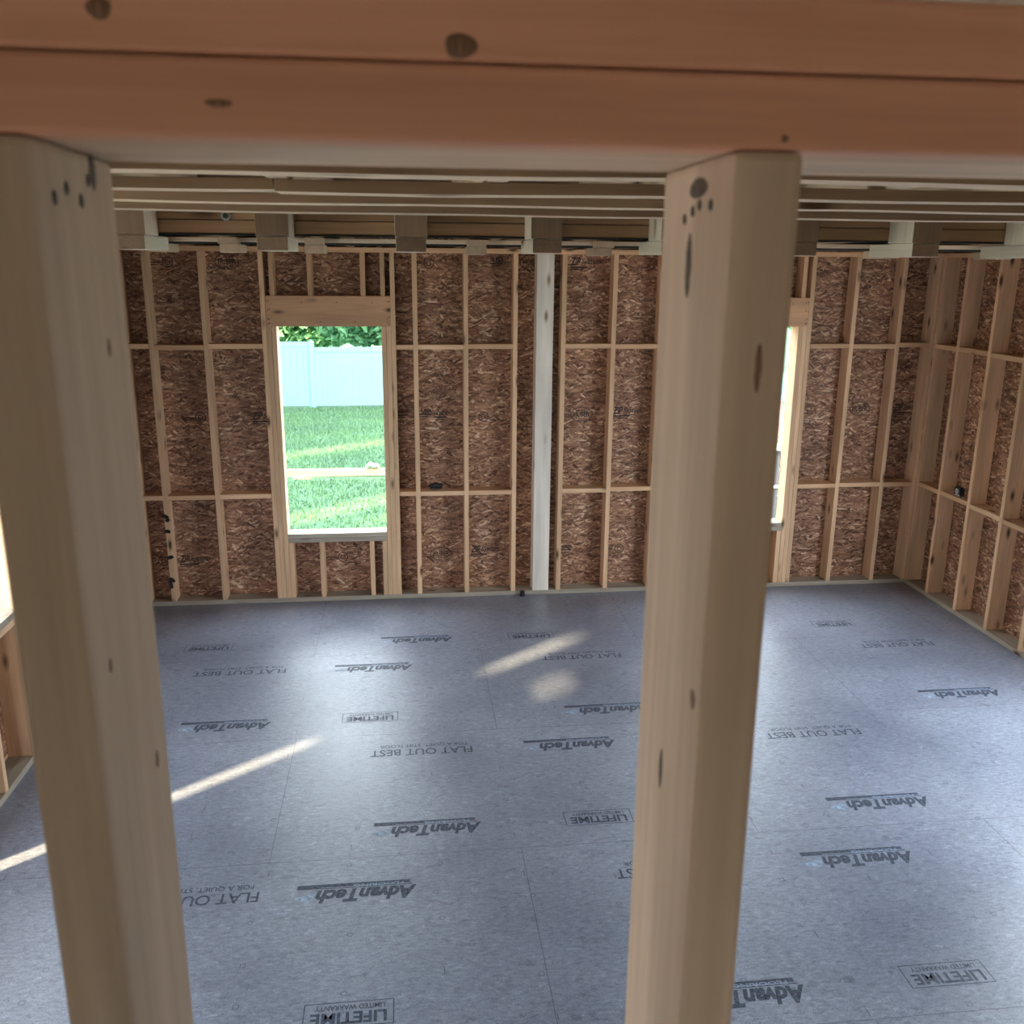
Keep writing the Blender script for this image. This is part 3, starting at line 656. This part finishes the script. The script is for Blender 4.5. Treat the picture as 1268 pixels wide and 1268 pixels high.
# planks and cloth on the lawn
tag(board('lawn_plank', (-3.2, 16.78, GZ + .01), (.6, 16.92, GZ + .13), 'x', M['plank']), 'long yellow plank lying across the lawn outside the left window', 'plank')
tag(board('lawn_plank', (-2.0, 16.58, GZ + .01), (-1.68, 16.72, GZ + .06), 'x', M['plank']), 'short yellow offcut in front of the long lawn plank', 'plank')
bm = bmesh.new(); bmesh.ops.create_grid(bm, x_segments=10, y_segments=6, size=.5)
for v in bm.verts: v.co = Vector((v.co.x * .24, v.co.y * .24, .05 + .02 * math.sin(v.co.x * 9) * math.cos(v.co.y * 7) - .05 * (abs(v.co.x) * 2) ** 4))
o = obj('white_cloth', bm_mesh('white_cloth', bm), M['rag']); o.location = (-.595, 16.86, GZ + .16); o.modifiers.new('s', 'SOLIDIFY').thickness = .012
for p in o.data.polygons: p.use_smooth = True
tag(o, 'small white cloth draped on the long lawn plank', 'cloth')
# shed seen through the right window opening
shed = tag(empty('garden_shed', (5.0, 13, GZ)), 'low shed with red-brown roof and dark door, seen through the right window opening', 'shed')
bm = bmesh.new(); add_box(bm, (3.6, 13.0, GZ), (5.62, 15.0, .13)); attach(obj('shed_wall', bm_mesh('shed_wall', bm), M['darkpane']), shed)
bm = bmesh.new()
vs = [bm.verts.new(c) for c in ((3.5, 12.9, .27), (5.75, 12.9, .27), (5.75, 14.0, .95), (3.5, 14.0, .95), (5.75, 15.1, .27), (3.5, 15.1, .27))]
for f in ((0, 1, 2, 3), (3, 2, 4, 5), (0, 3, 5), (1, 4, 2), (0, 5, 4, 1)): bm.faces.new([vs[i] for i in f])
bmesh.ops.recalc_face_normals(bm, faces=bm.faces[:])
attach(obj('shed_roof', bm_mesh('shed_roof', bm), M['shingle']), shed)
bm = bmesh.new(); add_box(bm, (3.5, 12.88, .165), (5.75, 13.0, .268)); attach(obj('shed_fascia', bm_mesh('shed_fascia', bm), M['trim']), shed)
bm = bmesh.new(); add_box(bm, (5.55, 12.96, GZ), (5.64, 12.999, .16)); add_box(bm, (4.6, 12.96, -.42), (5.55, 12.985, -.38)); attach(obj('shed_trim', bm_mesh('shed_trim', bm), M['trim']), shed)
# foliage
def leaves(name, blobs, n, size, seed, mat, parent):
    rr = random.Random(seed); vs = []; fs = []
    tot = sum(b_[3] * b_[4] * b_[5] for b_ in blobs)
    for (cx, cy, cz, rx, ry, rz) in blobs:
        for k in range(int(n * rx * ry * rz / tot)):
            d = Vector((rr.gauss(0, 1), rr.gauss(0, 1), rr.gauss(0, 1))).normalized() * (rr.uniform(.45, 1.0) ** .5)
            c = Vector((cx + d.x * rx, cy + d.y * ry, cz + d.z * rz))
            u = Vector((rr.gauss(0, 1), rr.gauss(0, 1), rr.gauss(0, .7))).normalized(); w = u.orthogonal().normalized()
            w = (Matrix.Rotation(rr.uniform(0, 6.28), 3, u) @ w); s = size * rr.uniform(.6, 1.3); i = len(vs)
            vs += [tuple(c - u * s), tuple(c + w * s * .45), tuple(c + u * s), tuple(c - w * s * .45)]; fs.append((i, i + 1, i + 2, i + 3))
    me = bpy.data.meshes.new(name); me.from_pydata(vs, [], fs)
    o = obj(name, me, mat); 
    if parent: attach(o, parent)
    return o
def trunk(x, y, z0, z1, r, parent):
    bm = bmesh.new(); cyl_bm(bm, (x, y, (z0 + z1) / 2), r, z1 - z0, 'z', 12, r * .55)
    attach(obj('tree_trunk', bm_mesh('tree_trunk', bm), M['bark']), parent)
def tree(loc, blobs, n, size, seed, label, tr):
    root = tag(empty('yard_tree', loc), label, 'tree'); leaves('tree_crown', blobs, n, size, seed, M['leaf'], root); trunk(*tr, root); return root
tree((-3.8, 30.5, GZ), [(-4.6, 30.5, 2.0, 2.3, 1.5, 1.95), (-2.6, 30.0, 2.2, 2.1, 1.4, 2.1), (-3.6, 30.6, 4.4, 2.6, 1.6, 1.8)], 26000, .18, 21, 'leafy tree behind the fence at the left of the left window view', (-3.8, 30.5, GZ, 3.0, .16))
tree((-.3, 27.6, GZ), [(-.9, 27.1, 1.9, 1.9, 1.3, 1.45), (.45, 26.7, 1.2, 1.3, 1.5, 1.05), (-.2, 27.3, 3.4, 2.4, 1.5, 1.6)], 26000, .17, 22, 'leafy tree overhanging the fence at the right of the left window view', (-.2, 27.8, GZ, 2.6, .15))
tree((2.5, 22.8, GZ), [(-1.2, 23.3, 6.3, 4.4, 2.4, .9), (3.5, 23.3, 6.6, 4.5, 2.4, 1.0), (9.0, 23.3, 6.3, 5.0, 2.4, .9)], 26000, .2, 31, 'unseen spreading tree added to shade the back yard', (2.5, 22.8, GZ, 6.2, .3))  # canopy above the view, added to dim fence and lawn
tree((10.5, 28.0, GZ), [(10.0, 28.0, 2.3, 2.2, 1.4, 2.0), (12.0, 28.3, 3.0, 2.2, 1.6, 2.2)], 7000, .16, 23, 'leafy tree above the fence in the right window view', (10.5, 28.2, GZ, 3.0, .16))
# unseen hedges added on the left to block sun, gaps leave lawn streaks
for k, (y0, y1) in enumerate(((6.2, 8.6), (9.45, 9.75), (10.8, 15.0), (15.8, 24.6))):
    bm = bmesh.new(); nx = max(4, int((y1 - y0) / .35))
    bmesh.ops.create_grid(bm, x_segments=nx, y_segments=12, size=.5)
    bmesh.ops.transform(bm, matrix=Matrix.Translation((-6.2, (y0 + y1) / 2, GZ + 3.3)) @ Matrix.Rotation(math.pi / 2, 4, 'Y') @ Matrix.Diagonal((6.6, y1 - y0, 1, 1)), verts=bm.verts)
    rr = random.Random(k)
    for v in bm.verts: v.co.x += rr.uniform(-.05, .05)
    o = obj('sun_block_hedge', bm_mesh('sun_block_hedge', bm), M['hedge']); o.modifiers.new('s', 'SOLIDIFY').thickness = .25
    tag(o, 'unseen tall hedge added outside the left wall to block sun', 'hedge', 'added hedges outside the left wall')
for y0, y1, l in ((-6.0, -.62, 'unseen white sided screen added beside the left wall to stop sun, nearer one'), (1.01, 6.0, 'unseen white sided screen added beside the left wall to stop sun, farther one')):
    root = tag(empty('added_sun_screen', (-8, (y0 + y1) / 2, GZ)), l, 'sun_screen')  # unseen pale walls added to stop sun and bounce sky light
    bm = bmesh.new(); xb = -6.7 if y0 < 0 else -11.0; add_box(bm, (xb, y0, GZ - .05), (-6.23, y1, 5.3))
    for k in range(28): add_box(bm, (-6.231, y0 + .002, GZ + .05 + k * .22), (-6.20, y1 - .002, GZ + .05 + k * .22 + .16))
    attach(obj('screen_wall', bm_mesh('screen_wall', bm), M['siding']), root)
    bm = bmesh.new(); add_box(bm, (xb - .05, y0, 5.301), (-6.15, y1, 5.5)); attach(obj('screen_cap', bm_mesh('screen_cap', bm), M['shingle']), root)

# ------------------------------------------------------------------ light
W = bpy.data.worlds.new('world'); scn.world = W; W.use_nodes = True
bg = W.node_tree.nodes['Background']; bg.inputs[0].default_value = (.80, .91, 1.0, 1); bg.inputs[1].default_value = 5.0
sl = bpy.data.lights.new('sun', 'SUN'); sl.energy = 10.0; sl.angle = .04; sl.color = (1.0, .78, .45)
so = bpy.data.objects.new('sun', sl); COL.objects.link(so); so.rotation_euler = SUN.to_track_quat('-Z', 'Y').to_euler(); so.location = (-10, -8, 8)
def portal(loc, rot, sx, sy):
    l = bpy.data.lights.new('sky_portal', 'AREA'); l.shape = 'RECTANGLE'; l.size = sx; l.size_y = sy; l.cycles.is_portal = True
    o = bpy.data.objects.new('sky_portal', l); COL.objects.link(o); o.location = loc; o.rotation_euler = rot
yb = S + .02
portal(((WL[0] + WL[1]) / 2, yb, (WZ[0] + WZ[1]) / 2), (-math.pi / 2, 0, 0), WL[1] - WL[0], WZ[1] - WZ[0])
portal(((WR[0] + WR[1]) / 2, yb, (WZ[0] + WZ[1]) / 2), (-math.pi / 2, 0, 0), WR[1] - WR[0], WZ[1] - WZ[0])
portal((XL - .16, (LW[0] + LW[1]) / 2, (LW[2] + LW[3]) / 2), (0, -math.pi / 2, 0), LW[3] - LW[2], LW[1] - LW[0])
portal((-.925, -3.02, 1.15), (math.pi / 2, 0, 0), .85, 2.3)
portal((XR + .16, (RO[0] + RO[1]) / 2, (RO[2] + RO[3]) / 2), (0, math.pi / 2, 0), RO[3] - RO[2], RO[1] - RO[0])
portal((XL - .16, (LO[0] + LO[1]) / 2, (LO[2] + LO[3]) / 2), (0, -math.pi / 2, 0), LO[3] - LO[2], LO[1] - LO[0])

# ------------------------------------------------------------------ camera
cam = bpy.data.cameras.new('camera'); cam.sensor_width = 36; cam.lens = 36 * 1156.49 / 1268; cam.clip_start = .02
pi_, ya, ro = .2620953, .11681603, .00847013
fw = Vector((math.sin(ya) * math.cos(pi_), math.cos(ya) * math.cos(pi_), -math.sin(pi_))); rt = Vector((math.cos(ya), -math.sin(ya), 0)); up = rt.cross(fw)
r2 = math.cos(ro) * rt + math.sin(ro) * up; u2 = -math.sin(ro) * rt + math.cos(ro) * up
co = bpy.data.objects.new('camera', cam); COL.objects.link(co)
co.matrix_world = Matrix(((r2.x, u2.x, -fw.x, 0), (r2.y, u2.y, -fw.y, 0), (r2.z, u2.z, -fw.z, H), (0, 0, 0, 1)))
cam.dof.use_dof = True; cam.dof.focus_distance = 5.5; cam.dof.aperture_fstop = 11
scn.camera = co
vs_ = scn.view_settings; vs_.view_transform = 'Standard'; vs_.look = 'None'; vs_.gamma = 1; vs_.use_curve_mapping = False; vs_.exposure = 1.35
